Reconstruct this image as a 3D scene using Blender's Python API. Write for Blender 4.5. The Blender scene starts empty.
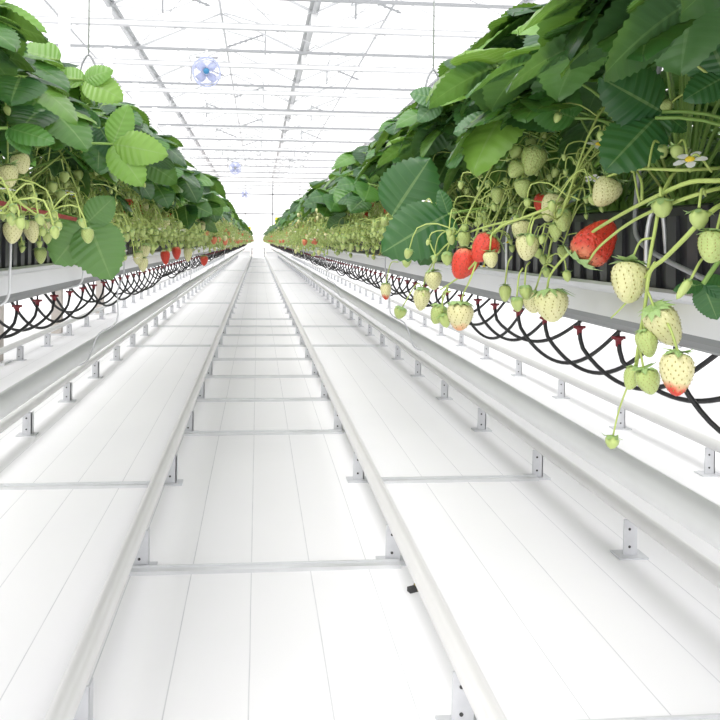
import bpy, math, random
from mathutils import Vector, Matrix
R = random.Random(11)
PI = math.pi
SC = bpy.context.scene
COL = SC.collection

# ------------------------------------------------------------------ camera
CAM_H, YAW, ROLL, F, PPX, PPY = 0.71, math.radians(4.7), 0.0106, 720.0, 317.0, 241.0
_f = Vector((math.sin(YAW), math.cos(YAW), 0)); _r0 = Vector((math.cos(YAW), -math.sin(YAW), 0)); _u0 = Vector((0, 0, 1))
CR = _r0*math.cos(ROLL) + _u0*math.sin(ROLL)
CU = _u0*math.cos(ROLL) - _r0*math.sin(ROLL)
EYE = Vector((0, 0, CAM_H))
cd = bpy.data.cameras.new('camera'); cam = bpy.data.objects.new('camera', cd); COL.objects.link(cam)
cd.sensor_width = 36; cd.lens = 36; cd.shift_x = (360-PPX)/720; cd.shift_y = (PPY-360)/720
cd.clip_start = 0.02; cd.clip_end = 300
m3 = Matrix((CR, CU, -_f)).transposed()
cam.matrix_world = Matrix.Translation(EYE) @ m3.to_4x4()
SC.camera = cam
def ray(px, py): return CR*((px-PPX)/F) - CU*((py-PPY)/F) + _f
def PX(px, py, X):
    d = ray(px, py); return EYE + d*(X/d.x)

# ------------------------------------------------------------------ materials
def new_mat(name):
    m = bpy.data.materials.new(name); m.use_nodes = True
    nt = m.node_tree; return m, nt, nt.nodes['Principled BSDF']
def simple(name, col, rough=.5, metal=0, spec=.5, var=0.0, vscale=20, bump=0.0):
    m, nt, b = new_mat(name)
    b.inputs['Base Color'].default_value = (*col, 1); b.inputs['Roughness'].default_value = rough
    b.inputs['Metallic'].default_value = metal; b.inputs['Specular IOR Level'].default_value = spec
    if var or bump:
        tc = nt.nodes.new('ShaderNodeTexCoord'); n = nt.nodes.new('ShaderNodeTexNoise')
        n.inputs['Scale'].default_value = vscale; n.inputs['Detail'].default_value = 4
        nt.links.new(tc.outputs['Object'], n.inputs['Vector'])
        if var:
            mx = nt.nodes.new('ShaderNodeMix'); mx.data_type = 'RGBA'
            mx.inputs['A'].default_value = (*[c*(1-var) for c in col], 1); mx.inputs['B'].default_value = (*[min(1, c*(1+var)) for c in col], 1)
            nt.links.new(n.outputs['Fac'], mx.inputs['Factor']); nt.links.new(mx.outputs['Result'], b.inputs['Base Color'])
        if bump:
            bp = nt.nodes.new('ShaderNodeBump'); bp.inputs['Strength'].default_value = bump; bp.inputs['Distance'].default_value = .01
            nt.links.new(n.outputs['Fac'], bp.inputs['Height']); nt.links.new(bp.outputs['Normal'], b.inputs['Normal'])
    return m
def math_node(nt, op, a=None, b=None, clamp=False):
    n = nt.nodes.new('ShaderNodeMath'); n.operation = op; n.use_clamp = clamp
    for i, v in enumerate((a, b)):
        if v is None: continue
        if isinstance(v, (int, float)): n.inputs[i].default_value = v
        else: nt.links.new(v, n.inputs[i])
    return n.outputs[0]
def mix_rgb(nt, fac, a, b):
    n = nt.nodes.new('ShaderNodeMix'); n.data_type = 'RGBA'
    for k, v in (('Factor', fac), ('A', a), ('B', b)):
        if isinstance(v, tuple): n.inputs[k].default_value = (*v, 1)
        elif isinstance(v, (int, float)): n.inputs[k].default_value = v
        else: nt.links.new(v, n.inputs[k])
    return n.outputs['Result']

def leaf_material():
    m, nt, b = new_mat('leaf_green')
    uv = nt.nodes.new('ShaderNodeUVMap'); sx = nt.nodes.new('ShaderNodeSeparateXYZ'); nt.links.new(uv.outputs[0], sx.inputs[0])
    geo = nt.nodes.new('ShaderNodeNewGeometry'); oi = nt.nodes.new('ShaderNodeObjectInfo')
    rnd = math_node(nt, 'FRACT', math_node(nt, 'ADD', geo.outputs['Random Per Island'], oi.outputs['Random']))
    ramp = nt.nodes.new('ShaderNodeValToRGB'); nt.links.new(rnd, ramp.inputs[0])
    e = ramp.color_ramp.elements
    e[0].position = 0; e[0].color = (.013, .060, .020, 1); e[1].position = 1; e[1].color = (.20, .37, .06, 1)
    for p, c in ((.32, (.024, .100, .028)), (.60, (.050, .165, .036)), (.84, (.10, .25, .045))):
        k = e.new(p); k.color = (*c, 1)
    # lateral veins and midrib, paler than the blade
    w = math_node(nt, 'ABSOLUTE', math_node(nt, 'SUBTRACT', math_node(nt, 'FRACT', sx.outputs[0]), .5))
    vein = math_node(nt, 'GREATER_THAN', w, .44)
    mid = math_node(nt, 'LESS_THAN', sx.outputs[1], .05)
    v = math_node(nt, 'MULTIPLY', math_node(nt, 'MAXIMUM', math_node(nt, 'MULTIPLY', vein, .15), mid), .45)
    c1 = mix_rgb(nt, v, ramp.outputs[0], (.28, .42, .16))
    c2 = mix_rgb(nt, math_node(nt, 'MULTIPLY', geo.outputs['Backfacing'], .45), c1, (.15, .29, .12))
    nt.links.new(c2, b.inputs['Base Color']); b.inputs['Roughness'].default_value = .34; b.inputs['Specular IOR Level'].default_value = .5
    bp = nt.nodes.new('ShaderNodeBump'); bp.inputs['Strength'].default_value = .3; bp.inputs['Distance'].default_value = .002
    nt.links.new(w, bp.inputs['Height']); nt.links.new(bp.outputs[0], b.inputs['Normal'])
    tr = nt.nodes.new('ShaderNodeBsdfTranslucent')
    c3 = mix_rgb(nt, .5, c1, (.30, .52, .05)); nt.links.new(c3, tr.inputs[0])
    ms = nt.nodes.new('ShaderNodeMixShader'); ms.inputs[0].default_value = .26
    out = nt.nodes['Material Output']
    nt.links.new(b.outputs[0], ms.inputs[1]); nt.links.new(tr.outputs[0], ms.inputs[2]); nt.links.new(ms.outputs[0], out.inputs[0])
    return m
def berry_material(name, low, high, edge, soft, red=(.62, .045, .02)):
    """pale flesh turning red towards the tip; edge > 1 never turns"""
    m, nt, b = new_mat(name)
    tc = nt.nodes.new('ShaderNodeTexCoord'); sx = nt.nodes.new('ShaderNodeSeparateXYZ'); nt.links.new(tc.outputs['Object'], sx.inputs[0])
    n = nt.nodes.new('ShaderNodeTexNoise'); n.inputs['Scale'].default_value = 2.2; nt.links.new(tc.outputs['Object'], n.inputs['Vector'])
    t = math_node(nt, 'MULTIPLY', sx.outputs[2], -1)             # 0 at the calyx, 1 at the tip
    t = math_node(nt, 'ADD', t, math_node(nt, 'MULTIPLY', math_node(nt, 'SUBTRACT', n.outputs[0], .5), .5))
    fac = math_node(nt, 'DIVIDE', math_node(nt, 'SUBTRACT', t, edge), soft, True)
    pale = mix_rgb(nt, n.outputs[0], low, high)
    c = mix_rgb(nt, fac, pale, red)
    nt.links.new(c, b.inputs['Base Color']); b.inputs['Roughness'].default_value = .38
    b.inputs['Subsurface Weight'].default_value = .0
    v = nt.nodes.new('ShaderNodeTexNoise'); v.inputs['Scale'].default_value = 14; nt.links.new(tc.outputs['Object'], v.inputs['Vector'])
    bp = nt.nodes.new('ShaderNodeBump'); bp.inputs['Strength'].default_value = .25; bp.inputs['Distance'].default_value = .1
    nt.links.new(v.outputs[0], bp.inputs['Height']); nt.links.new(bp.outputs[0], b.inputs['Normal'])
    return m
def floor_material():
    m, nt, b = new_mat('white_ground_fabric')
    tc = nt.nodes.new('ShaderNodeTexCoord'); sx = nt.nodes.new('ShaderNodeSeparateXYZ'); nt.links.new(tc.outputs['Object'], sx.inputs[0])
    n = nt.nodes.new('ShaderNodeTexNoise'); n.inputs['Scale'].default_value = 1.7; n.inputs['Detail'].default_value = 5
    nt.links.new(tc.outputs['Object'], n.inputs['Vector'])
    wob = math_node(nt, 'MULTIPLY', math_node(nt, 'SUBTRACT', n.outputs[0], .5), .03)
    x = math_node(nt, 'FRACT', math_node(nt, 'ADD', math_node(nt, 'ADD', math_node(nt, 'DIVIDE', sx.outputs[0], .127), 100.55), wob))
    d = math_node(nt, 'ABSOLUTE', math_node(nt, 'SUBTRACT', x, .5))
    line = math_node(nt, 'LESS_THAN', d, .0085)
    n2 = nt.nodes.new('ShaderNodeTexNoise'); n2.inputs['Scale'].default_value = 9; nt.links.new(tc.outputs['Object'], n2.inputs['Vector'])
    line = math_node(nt, 'MULTIPLY', line, math_node(nt, 'ADD', math_node(nt, 'MULTIPLY', n2.outputs[0], .5), .12))
    base = mix_rgb(nt, n.outputs[0], (.84, .84, .855), (.91, .90, .91))
    c = mix_rgb(nt, line, base, (.33, .34, .37))
    nt.links.new(c, b.inputs['Base Color']); b.inputs['Roughness'].default_value = .75; b.inputs['Specular IOR Level'].default_value = .2
    return m
def glass_material():
    m, nt, b = new_mat('greenhouse_glass'); nt.nodes.remove(b)
    t = nt.nodes.new('ShaderNodeBsdfTransparent'); g = nt.nodes.new('ShaderNodeBsdfGlossy'); g.inputs['Roughness'].default_value = .05
    t.inputs[0].default_value = (.97, .98, .98, 1)
    ms = nt.nodes.new('ShaderNodeMixShader'); ms.inputs[0].default_value = .05
    nt.links.new(t.outputs[0], ms.inputs[1]); nt.links.new(g.outputs[0], ms.inputs[2])
    nt.links.new(ms.outputs[0], nt.nodes['Material Output'].inputs[0]); return m
LEAF = leaf_material()
STEM = simple('stalk_green', (.42, .52, .14), .5, var=.2, vscale=30)
PETIOLE = simple('petiole_green', (.24, .40, .09), .5, var=.2, vscale=30)
SEPAL = simple('sepal_green', (.31, .46, .17), .55, var=.25, vscale=60)
FRUIT = simple('young_fruit_green', (.44, .54, .18), .45, var=.25, vscale=120)
B_PALE = berry_material('berry_pale', (.60, .62, .26), (.74, .70, .42), 5, .3)
B_GREEN = berry_material('berry_green', (.36, .48, .14), (.50, .58, .22), 5, .3)
B_TURN = berry_material('berry_turning', (.64, .62, .30), (.76, .70, .42), .62, .22)
B_BLUSH = berry_material('berry_blush', (.64, .62, .30), (.74, .68, .40), .74, .35, (.74, .25, .10))
B_RED = berry_material('berry_red', (.72, .34, .18), (.70, .22, .10), -.02, .26)
SEED = simple('seed_brown', (.30, .26, .06), .5)
SEEDR = simple('seed_dark', (.26, .05, .02), .4)
PETAL = simple('petal_white', (.88, .88, .84), .5)
YELLOW = simple('anther_yellow', (.80, .60, .04), .6, var=.2, vscale=200)
STANDM = simple('weathered_zinc_plate', (.62, .63, .65), .5, .3, var=.12, vscale=40)
GALV = simple('galvanised_steel', (.70, .71, .72), .38, .55, var=.08, vscale=25)
GUTTER = simple('gutter_steel', (.66, .67, .68), .30, .75, var=.05, vscale=6)
GUTTER_SHADE = simple('gutter_shade', (.22, .23, .23), .42, .5, var=.12, vscale=7)  # gutter steel darkened: shade on the lower band put into its colour
WHITEP = simple('white_painted_steel', (.76, .76, .76), .42, var=.03, vscale=8)
RAILP = simple('white_rail_paint', (.70, .695, .69), .32, var=.04, vscale=14, bump=.03)
GREYP = simple('grey_steel', (.32, .33, .34), .45, .3)
PALEG = simple('pale_grey_steel', (.48, .49, .50), .45, .2)
HEATP = simple('pale_grey_pipe', (.66, .67, .67), .45, .1, var=.05, vscale=10)
DARKH = simple('hole_dark', (.05, .05, .05), .7)
BLACKP = simple('black_plastic', (.016, .017, .02), .42)
RIBP = simple('trough_rib_plastic', (.045, .047, .052), .40)
TUBE = simple('black_tube_rubber', (.012, .012, .013), .38)
REDP = simple('dripper_dark_red', (.17, .012, .02), .4)
SOIL = simple('substrate_brown', (.05, .035, .022), .9, var=.4, vscale=80, bump=.4)
STRIP = simple('red_strip_plastic', (.30, .045, .05), .4, var=.25, vscale=30)
TRAPY = simple('trap_yellow', (.90, .78, .02), .5)
BLUE = simple('motor_blue', (.03, .22, .42), .35)
FANW = simple('fan_pale_lavender', (.48, .52, .72), .4)
POSTB = simple('weathered_post', (.55, .50, .46), .6, var=.2, vscale=12)
CONC = simple('pinkish_concrete', (.66, .60, .57), .8, var=.06, vscale=2)
FLOORM = floor_material()
GLASS = glass_material()

# ------------------------------------------------------------------ mesh builder
class MB:
    def __init__(s): s.v = []; s.f = []; s.m = []; s.uv = []; s.mats = []
    def mi(s, mat):
        if mat not in s.mats: s.mats.append(mat)
        return s.mats.index(mat)
    def face(s, idx, mat, uv=None):
        s.f.append(tuple(idx)); s.m.append(s.mi(mat)); s.uv.append(uv)
    def box(s, a, b, mat):
        n = len(s.v); (x0, y0, z0), (x1, y1, z1) = a, b
        s.v += [Vector(p) for p in ((x0,y0,z0),(x1,y0,z0),(x1,y1,z0),(x0,y1,z0),(x0,y0,z1),(x1,y0,z1),(x1,y1,z1),(x0,y1,z1))]
        for q in ((3,2,1,0),(4,5,6,7),(0,1,5,4),(1,2,6,5),(2,3,7,6),(3,0,4,7)): s.face([n+i for i in q], mat)
    def tube(s, pts, rad, mat, seg=6, caps=True):
        pts = [Vector(p) for p in pts]; k = len(pts)
        if not isinstance(rad, (list, tuple)): rad = [rad]*k
        n = len(s.v); ref = None
        for i, p in enumerate(pts):
            t = (pts[min(i+1, k-1)] - pts[max(i-1, 0)])
            if t.length < 1e-9: t = Vector((0, 0, 1))
            t.normalize()
            if ref is None: ref = t.orthogonal().normalized()
            ref = (ref - t*ref.dot(t))
            ref = ref.normalized() if ref.length > 1e-6 else t.orthogonal().normalized()
            b = t.cross(ref)
            for j in range(seg):
                a = 2*PI*j/seg; s.v.append(p + (ref*math.cos(a) + b*math.sin(a))*rad[i])
        for i in range(k-1):
            for j in range(seg):
                j2 = (j+1) % seg
                s.face((n+i*seg+j, n+i*seg+j2, n+(i+1)*seg+j2, n+(i+1)*seg+j), mat)
        if caps:
            s.face([n+j for j in reversed(range(seg))], mat); s.face([n+(k-1)*seg+j for j in range(seg)], mat)
    def lathe(s, prof, mat, seg=12, M=Matrix()):
        """prof: (r, z) from top to bottom about local z"""
        n = len(s.v); rows = []
        for r, z in prof:
            if r < 1e-7: rows.append([len(s.v)]); s.v.append(M @ Vector((0, 0, z)))
            else:
                row = []
                for j in range(seg):
                    a = 2*PI*j/seg; row.append(len(s.v)); s.v.append(M @ Vector((r*math.cos(a), r*math.sin(a), z)))
                rows.append(row)
        for A, B in zip(rows, rows[1:]):
            for j in range(seg):
                j2 = (j+1) % seg
                if len(A) == 1 and len(B) == 1: continue
                if len(A) == 1: s.face((A[0], B[j], B[j2]), mat)
                elif len(B) == 1: s.face((A[j2], A[j], B[0]), mat)
                else: s.face((A[j2], A[j], B[j], B[j2]), mat)
    def extrude_y(s, prof, y0, y1, mat, closed=True):
        n = len(s.v); k = len(prof)
        for y in (y0, y1): s.v += [Vector((x, y, z)) for x, z in prof]
        for i in range(k if closed else k-1):
            j = (i+1) % k; s.face((n+i, n+j, n+k+j, n+k+i), mat)
        if closed:
            s.face([n+i for i in range(k)], mat); s.face([n+k+i for i in reversed(range(k))], mat)
    def append(s, o, M=Matrix()):
        n = len(s.v); s.v += [M @ v for v in o.v]
        for f, m, uv in zip(o.f, o.m, o.uv): s.face([n+i for i in f], o.mats[m], uv)
    def mesh(s, name, smooth=True):
        me = bpy.data.meshes.new(name); me.from_pydata([tuple(v) for v in s.v], [], s.f)
        for m in s.mats: me.materials.append(m)
        me.polygons.foreach_set('material_index', s.m)
        if smooth: me.polygons.foreach_set('use_smooth', [True]*len(s.f))
        if any(u is not None for u in s.uv):
            L = me.uv_layers.new(name='UVMap'); fl = []
            for f, u in zip(s.f, s.uv):
                for i in range(len(f)): fl += list(u[i]) if u is not None else [0.5, 1.0]
            L.data.foreach_set('uv', fl)
        me.update(); return me
    def build(s, name, parent=None, smooth=True, loc=None):
        o = bpy.data.objects.new(name, s.mesh(name, smooth)); COL.objects.link(o)
        if parent is not None: o.parent = parent
        if loc is not None: o.location = loc
        return o
def link(name, me, parent=None, M=None):
    o = bpy.data.objects.new(name, me); COL.objects.link(o)
    if parent is not None: o.parent = parent
    if M is not None: o.matrix_basis = M
    return o
def tag(o, label=None, cat=None, group=None, kind=None):
    for k, v in (('label', label), ('category', cat), ('group', group), ('kind', kind)):
        if v: o[k] = v
    return o
def empty(name, loc=(0, 0, 0)):
    o = bpy.data.objects.new(name, None); o.empty_display_size = .05; COL.objects.link(o); o.location = loc; return o
def nth(n):
    w = ['', 'first', 'second', 'third', 'fourth', 'fifth', 'sixth', 'seventh', 'eighth', 'ninth', 'tenth', 'eleventh', 'twelfth']
    if n < len(w): return w[n]
    return '%d%s' % (n, 'th' if 10 <= n % 100 <= 20 else {1: 'st', 2: 'nd', 3: 'rd'}.get(n % 10, 'th'))
def bez(a, b, c, n):
    a, b, c = Vector(a), Vector(b), Vector(c)
    return [a*(1-t)**2 + b*2*t*(1-t) + c*t*t for t in [i/n for i in range(n+1)]]
def smooth_line(pts, n=4):
    """Catmull-Rom through pts"""
    p = [Vector(q) for q in pts]; p = [p[0]*2-p[1]] + p + [p[-1]*2-p[-2]]; out = []
    for i in range(1, len(p)-2):
        for k in range(n):
            t = k/n; a, b, c, d = p[i-1:i+3]
            out.append(.5*((2*b)+(c-a)*t+(2*a-5*b+4*c-d)*t*t+(3*b-a-3*c+d)*t**3))
    out.append(p[-2]); return out
def frame(x, z):
    """rotation with local x along x and local z near z"""
    x = Vector(x).normalized(); z = Vector(z); z = (z - x*z.dot(x))
    z = z.normalized() if z.length > 1e-6 else x.orthogonal().normalized()
    y = z.cross(x); return Matrix((x, y, z)).transposed().to_4x4()

# ------------------------------------------------------------------ setting
YEND, YWALL = 30.6, 50.0
XL, XR = -10.25, 8.5
AX = .024                                                             # middle of the aisle
m = MB(); m.v = [Vector(p) for p in ((XL, -2, 0), (XR, -2, 0), (XR, YEND+.6, 0), (XL, YEND+.6, 0))]; m.face((0, 1, 2, 3), FLOORM)
tag(m.build('floor', smooth=False), kind='structure')
m = MB(); m.v = [Vector(p) for p in ((XL, YEND+.6, -.003), (XR, YEND+.6, -.003), (XR, YWALL, -.003), (XL, YWALL, -.003))]; m.face((0, 1, 2, 3), CONC)
tag(m.build('floor_path', smooth=False), kind='structure')
HG, HR = CAM_H+4.35, CAM_H+5.15                                        # roof gutter and ridge heights
bays = [(-10.25+3.75*i, -6.5+3.75*i) for i in range(5)]
def pane(m, a, b, c, d):
    n = len(m.v); m.v += [Vector(p) for p in (a, b, c, d)]; m.face((n, n+1, n+2, n+3), GLASS)
m = MB()
for x0, x1 in bays:
    xm = (x0+x1)/2
    pane(m, (x0, -2, HG), (x0, YWALL, HG), (xm, YWALL, HR), (xm, -2, HR)); pane(m, (xm, -2, HR), (xm, YWALL, HR), (x1, YWALL, HG), (x1, -2, HG))
    y = 4.6
    while y < YWALL:
        for xa in (x0, x1): m.tube([(xa, y, HG-.02), (xm, y, HR-.02)], .012, PALEG, 4)
        y += 1.485
tag(m.build('ceiling', smooth=False), kind='structure')
k = 1
for x in [b[0] for b in bays]+[XR]:
    m = MB(); m.box((x-.03, -2, HG-.13), (x+.03, YWALL, HG-.02), PALEG); m.box((x-.10, -2, HG-.03), (x+.10, YWALL, HG-.015), PALEG)
    tag(m.build('trim_%d' % k, smooth=False), kind='structure'); k += 1
for x0, x1 in bays:
    m = MB(); m.tube([((x0+x1)/2, -2, HR-.03), ((x0+x1)/2, YWALL, HR-.03)], .03, PALEG, 6)
    tag(m.build('trim_%d' % k), kind='structure'); k += 1
# glass walls with white mullions
m = MB(); pane(m, (XL, YWALL, 0), (XR, YWALL, 0), (XR, YWALL, HG), (XL, YWALL, HG))
for x0, x1 in bays:
    n = len(m.v); m.v += [Vector(p) for p in ((x0, YWALL, HG), (x1, YWALL, HG), ((x0+x1)/2, YWALL, HR))]; m.face((n, n+1, n+2), GLASS)
for i in range(11):
    x = XL+1.875*i; m.box((x-.045, YWALL-.05, 0), (x+.045, YWALL+.03, HG), GREYP if i % 2 == 0 else WHITEP)
for z in (CAM_H+1.84, CAM_H+3.2): m.box((XL, YWALL-.05, z-.04), (XR, YWALL+.03, z+.04), GREYP)
m.box((XL, YWALL-.06, 0), (XR, YWALL+.04, .5), WHITEP)
for z in (.62, .76, .9): m.box((XL, YWALL-.05, z), (XR, YWALL+.03, z+.05), WHITEP)
tag(m.build('wall_far', smooth=False), kind='structure')
for nm, x in (('wall_left', XL), ('wall_right', XR)):
    m = MB(); pane(m, (x, -2, 0), (x, YWALL, 0), (x, YWALL, HG), (x, -2, HG))
    m.box((x-.03, -2, 0), (x+.03, YWALL, .45), WHITEP)
    for i in range(18): m.box((x-.04, -2+2.97*i, .45), (x+.04, -1.92+2.97*i, HG-.13), WHITEP)
    tag(m.build(nm, smooth=False), kind='structure')
# roof trusses, one per frame
TY = [10.42+2.97*i for i in range(14)]
ZU, ZL = CAM_H+3.95, CAM_H+3.5
for i, y in enumerate(TY):
    t = empty('roof_truss', (0, y, ZL)); 
    tag(t, 'white roof truss spanning the aisle, %s from the viewer, %s' % (nth(i+1), 'above the nearest circulation fan' if i == 1 else 'under the glass roof'), 'roof truss', 'roof trusses')
    m = MB(); m.box((XL+.13, -.03, ZU-ZL-.05), (XR-.13, .03, ZU-ZL+.05), WHITEP)
    for zz in (-.05, .05): m.box((XL+.13, -.036, ZU-ZL+zz-.009), (XR-.13, .036, ZU-ZL+zz+.009), PALEG)
    m.build('upper_chord', t, False)
    m = MB(); m.box((XL+.13, -.02, -.024), (XR-.13, .02, .024), GREYP); m.build('lower_chord', t, False)
    m = MB(); pts = []; x = XL+.3; up = 0
    while x < XR-.6: pts.append((x, 0, ZU-ZL-.05 if up else .03)); x += .94; up = 1-up
    m.tube(pts, .010, PALEG, 4); m.build('lattice', t, False)
    for xa, xb in ((-2.75, -.875), (1.0, -.875), (1.0, 2.875)):
        for dy in ((2.97,) if i % 2 else (-2.97,)):
            m = MB(); m.tube([(xa, 0, HG-.1-ZL), (xb, dy, HR-.08-ZL)], .011, PALEG, 4); m.build('wind_brace', t, False)
            m = MB(); m.tube([(xa, 0, HG-.1-ZL), (xb, 0, HR-.04-ZL)], .022, PALEG, 4); m.build('rafter', t, False)
    for xc in (-6.5, -2.75, 1.0, 4.75):
        m = MB(); m.box((xc-.05, -.035, ZU-ZL+.045), (xc+.05, .035, HG-.13-ZL), WHITEP); m.build('strut', t, False)
for i, y in enumerate(TY):
    m = MB(); m.box((-.07, -.05, 0), (.07, .05, ZL-.02), WHITEP); m.box((-.11, -.09, 0), (.11, .09, .02), GREYP)
    o = m.build('steel_column', smooth=False, loc=(-2.75, y, 0))
    tag(o, 'white square steel column behind the left plants, %s counted from the viewer' % nth(i+1), 'column', 'white steel columns')
# opened roof vents with dark push rods
q = 0
for bi, (xr, sgn) in enumerate(((-.875, 1), (-.875, -1), (2.875, -1))):
    for i in range(7):
        y = 10.4 + 2.97*(2*i if sgn > 0 else 2*i+1)
        if y > 46: continue
        q += 1
        t = empty('roof_vent', (xr, y, HR))
        tag(t, 'hinged roof vent with grey push rods beside the ridge, %s of %s' % (nth(i+1), ('the inner slope', 'the left slope', 'the next bay')[bi]), 'roof vent', 'roof vents')
        sx = sgn
        a, b = Vector((sx*.06, 0, -.03)), Vector((sx*1.0, 0, -.28))
        m = MB(); 
        for yy in (0, 1.4): m.tube([a+Vector((0, yy, 0)), b+Vector((0, yy, 0))], .02, PALEG, 4)
        m.tube([b, b+Vector((0, 1.4, 0))], .022, PALEG, 4); m.build('vent_frame', t, False)
        m = MB(); n = len(m.v); m.v += [a, a+Vector((0, 1.4, 0)), b+Vector((0, 1.4, 0)), b]; m.face((0, 1, 2, 3), GLASS); m.build('vent_pane', t, False)
        m = MB(); m.tube([(sx*.1, .7, -.62), (sx*1.0, .7, -.28)], .024, GREYP, 4)
        for kk in range(7): 
            f_ = (kk+.5)/7; m.box((sx*(.1+.9*f_)-.02, .675, -.62+.34*f_-.03), (sx*(.1+.9*f_)+.02, .725, -.62+.34*f_+.03), GREYP)
        m.tube([(sx*1.0, .7, -.28), (sx*1.0, .7, -.78)], .026, GREYP, 4)
        m.build('push_rod', t, False)

# ------------------------------------------------------------------ circulation fans
def fan(x, y, z, d, lab, hub=None):
    t = empty('circulation_fan', (x, y, z)); tag(t, lab, 'fan', 'ceiling fans along the aisle')
    m = MB()
    ring = lambda rr, yy: [(rr*math.cos(2*PI*i/28), yy, rr*math.sin(2*PI*i/28)) for i in range(29)]
    for yy in (-.1, .1): m.tube(ring(d/2, yy), .012, FANW, 5)
    for rr in (.9, .78, .66, .54, .42, .3): m.tube(ring(d/2*rr, -.12), .005, FANW, 4)
    for i in range(12):
        a = 2*PI*i/12; m.tube([(.06*math.cos(a), -.12, .06*math.sin(a)), (d/2*math.cos(a), -.1, d/2*math.sin(a))], .005, FANW, 4)
        m.tube([(d/2*math.cos(a), -.1, d/2*math.sin(a)), (d/2*math.cos(a), .1, d/2*math.sin(a))], .005, FANW, 4)
    m.build('wire_guard', t)
    for i in range(4):
        a = PI/4+PI/2*i; c, s_ = math.cos(a), math.sin(a); m = MB(); n = 5
        for k in range(n):
            r = .05+(d/2*.88-.05)*k/(n-1); w = .05+.03*math.sin(PI*k/(n-1))
            for sg, dy in ((-1, -.03), (1, .03)): m.v.append(Vector((r*c-sg*w*s_, dy, r*s_+sg*w*c)))
        for k in range(n-1): m.face((2*k, 2*k+1, 2*k+3, 2*k+2), FANW)
        o = m.build('blade', t); o.modifiers.new('thick', 'SOLIDIFY').thickness = .006
    m = MB(); m.lathe([(0, .12), (.04, .115), (.055, .1), (.055, -.1), (.035, -.125), (0, -.13)], hub or BLUE, 14, Matrix.Rotation(PI/2, 4, 'X')); m.build('motor', t)
    m = MB(); m.box((-.02, -.02, d/2), (.02, .02, ZL-.018-z), WHITEP); m.box((-.2, -.015, d/2), (.2, .015, d/2+.03), GREYP); m.build('bracket', t, False)
fan(-.97, TY[1]-.05, CAM_H+3.08, .50, 'pale round circulation fan with bright blue hub, nearest under the roof')
fan(-1.0, TY[7]+.0, CAM_H+3.1, .50, 'small pale circulation fan hanging halfway down the greenhouse', GREYP)
fan(-.92, TY[13], CAM_H+3.1, .50, 'tiny circulation fan hanging in front of the far glass wall', GREYP)

# ------------------------------------------------------------------ pipe rails, stands, cross bars
SY = [1.03+.545*i for i in range(-1, 54)]
def rail(x, lab):
    t = empty('pipe_rail', (x, 0, 0)); tag(t, lab, 'rail', 'white pipe rails along the floor')
    m = MB(); pts = [(0, -.6, .1)]
    y = .4
    while y < YEND: pts.append((0, y, .1)); y += 1.5
    pts += [(0, YEND-.05, .1)]; m.tube(pts, .0175, RAILP, 14)
    m.build('pipe', t)
    s = MB(); w = .0165
    n = 0
    s.v = [Vector(p) for p in ((-w, -.0015, 0), (w, -.0015, 0), (w, -.0015, .084), (-w*.9, -.0015, .084), (-w, .0015, 0), (w, .0015, 0), (w, .0015, .084), (-w*.9, .0015, .084))]
    for q in ((0, 1, 2, 3), (7, 6, 5, 4), (1, 0, 4, 5), (2, 1, 5, 6), (3, 2, 6, 7), (0, 3, 7, 4)): s.face(q, STANDM)
    s.box((w-.003, -.0015, 0), (w, .026, .08), STANDM)
    s.box((-.034, -.02, 0), (.034, .026, .004), STANDM)
    for hx, hz in ((-.002, .022), (-.002, .062)):
        s.lathe([(0, .0005), (.0032, .0005), (.0032, -.0005), (0, -.0005)], DARKH, 8, Matrix.Translation((hx, -.0018, hz)) @ Matrix.Rotation(PI/2, 4, 'X'))
    me = s.mesh('stand', False)
    for y in SY: link('stand', me, t, Matrix.Translation((0, y, 0)))
RX = [(-.245, 'white pipe rail on the left side of the walking track'), (.305, 'white pipe rail on the right side of the walking track'),
      (.852, 'white pipe rail under the right plant row, nearer its track'), (1.40, 'white pipe rail farthest right beyond the right plant row'),
      (-.82, 'white pipe rail under the left plant row, nearer the track'), (-1.37, 'white pipe rail farthest left beyond the left plant row')]
for x, l in RX: rail(x, l)
def crossbar(x0, x1, y, lab, grp):
    t = MB(); t.box((x0, -.011, 0), (x1, .011, .008), GALV); t.box((x0, .008, 0.008), (x1, .011, .012), GALV)
    tag(t.build('cross_bar', smooth=False, loc=(0, y, 0)), lab, 'cross bar', grp)
c = 0
for i in range(len(SY)):
    if i in (0, 1, 3) or (i > 11 and i % 7): continue
    c += 1; crossbar(-.265, .318, SY[i]-.02, 'flat grey steel cross bar between the two centre rails, %s from the front' % nth(c), 'cross bars between the centre rails')
for xs, nm in (((-.80, -.27), 'left'), ((.33, .845), 'right')):
    c = 0
    for i in (1, 3, 8, 10, 14, 21, 30):
        c += 1; crossbar(xs[0], xs[1], SY[i]-.02, 'flat grey floor bar joining centre rail to %s row rail, %s from the front' % (nm, nth(c)), 'cross bars beside the centre rails')

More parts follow.
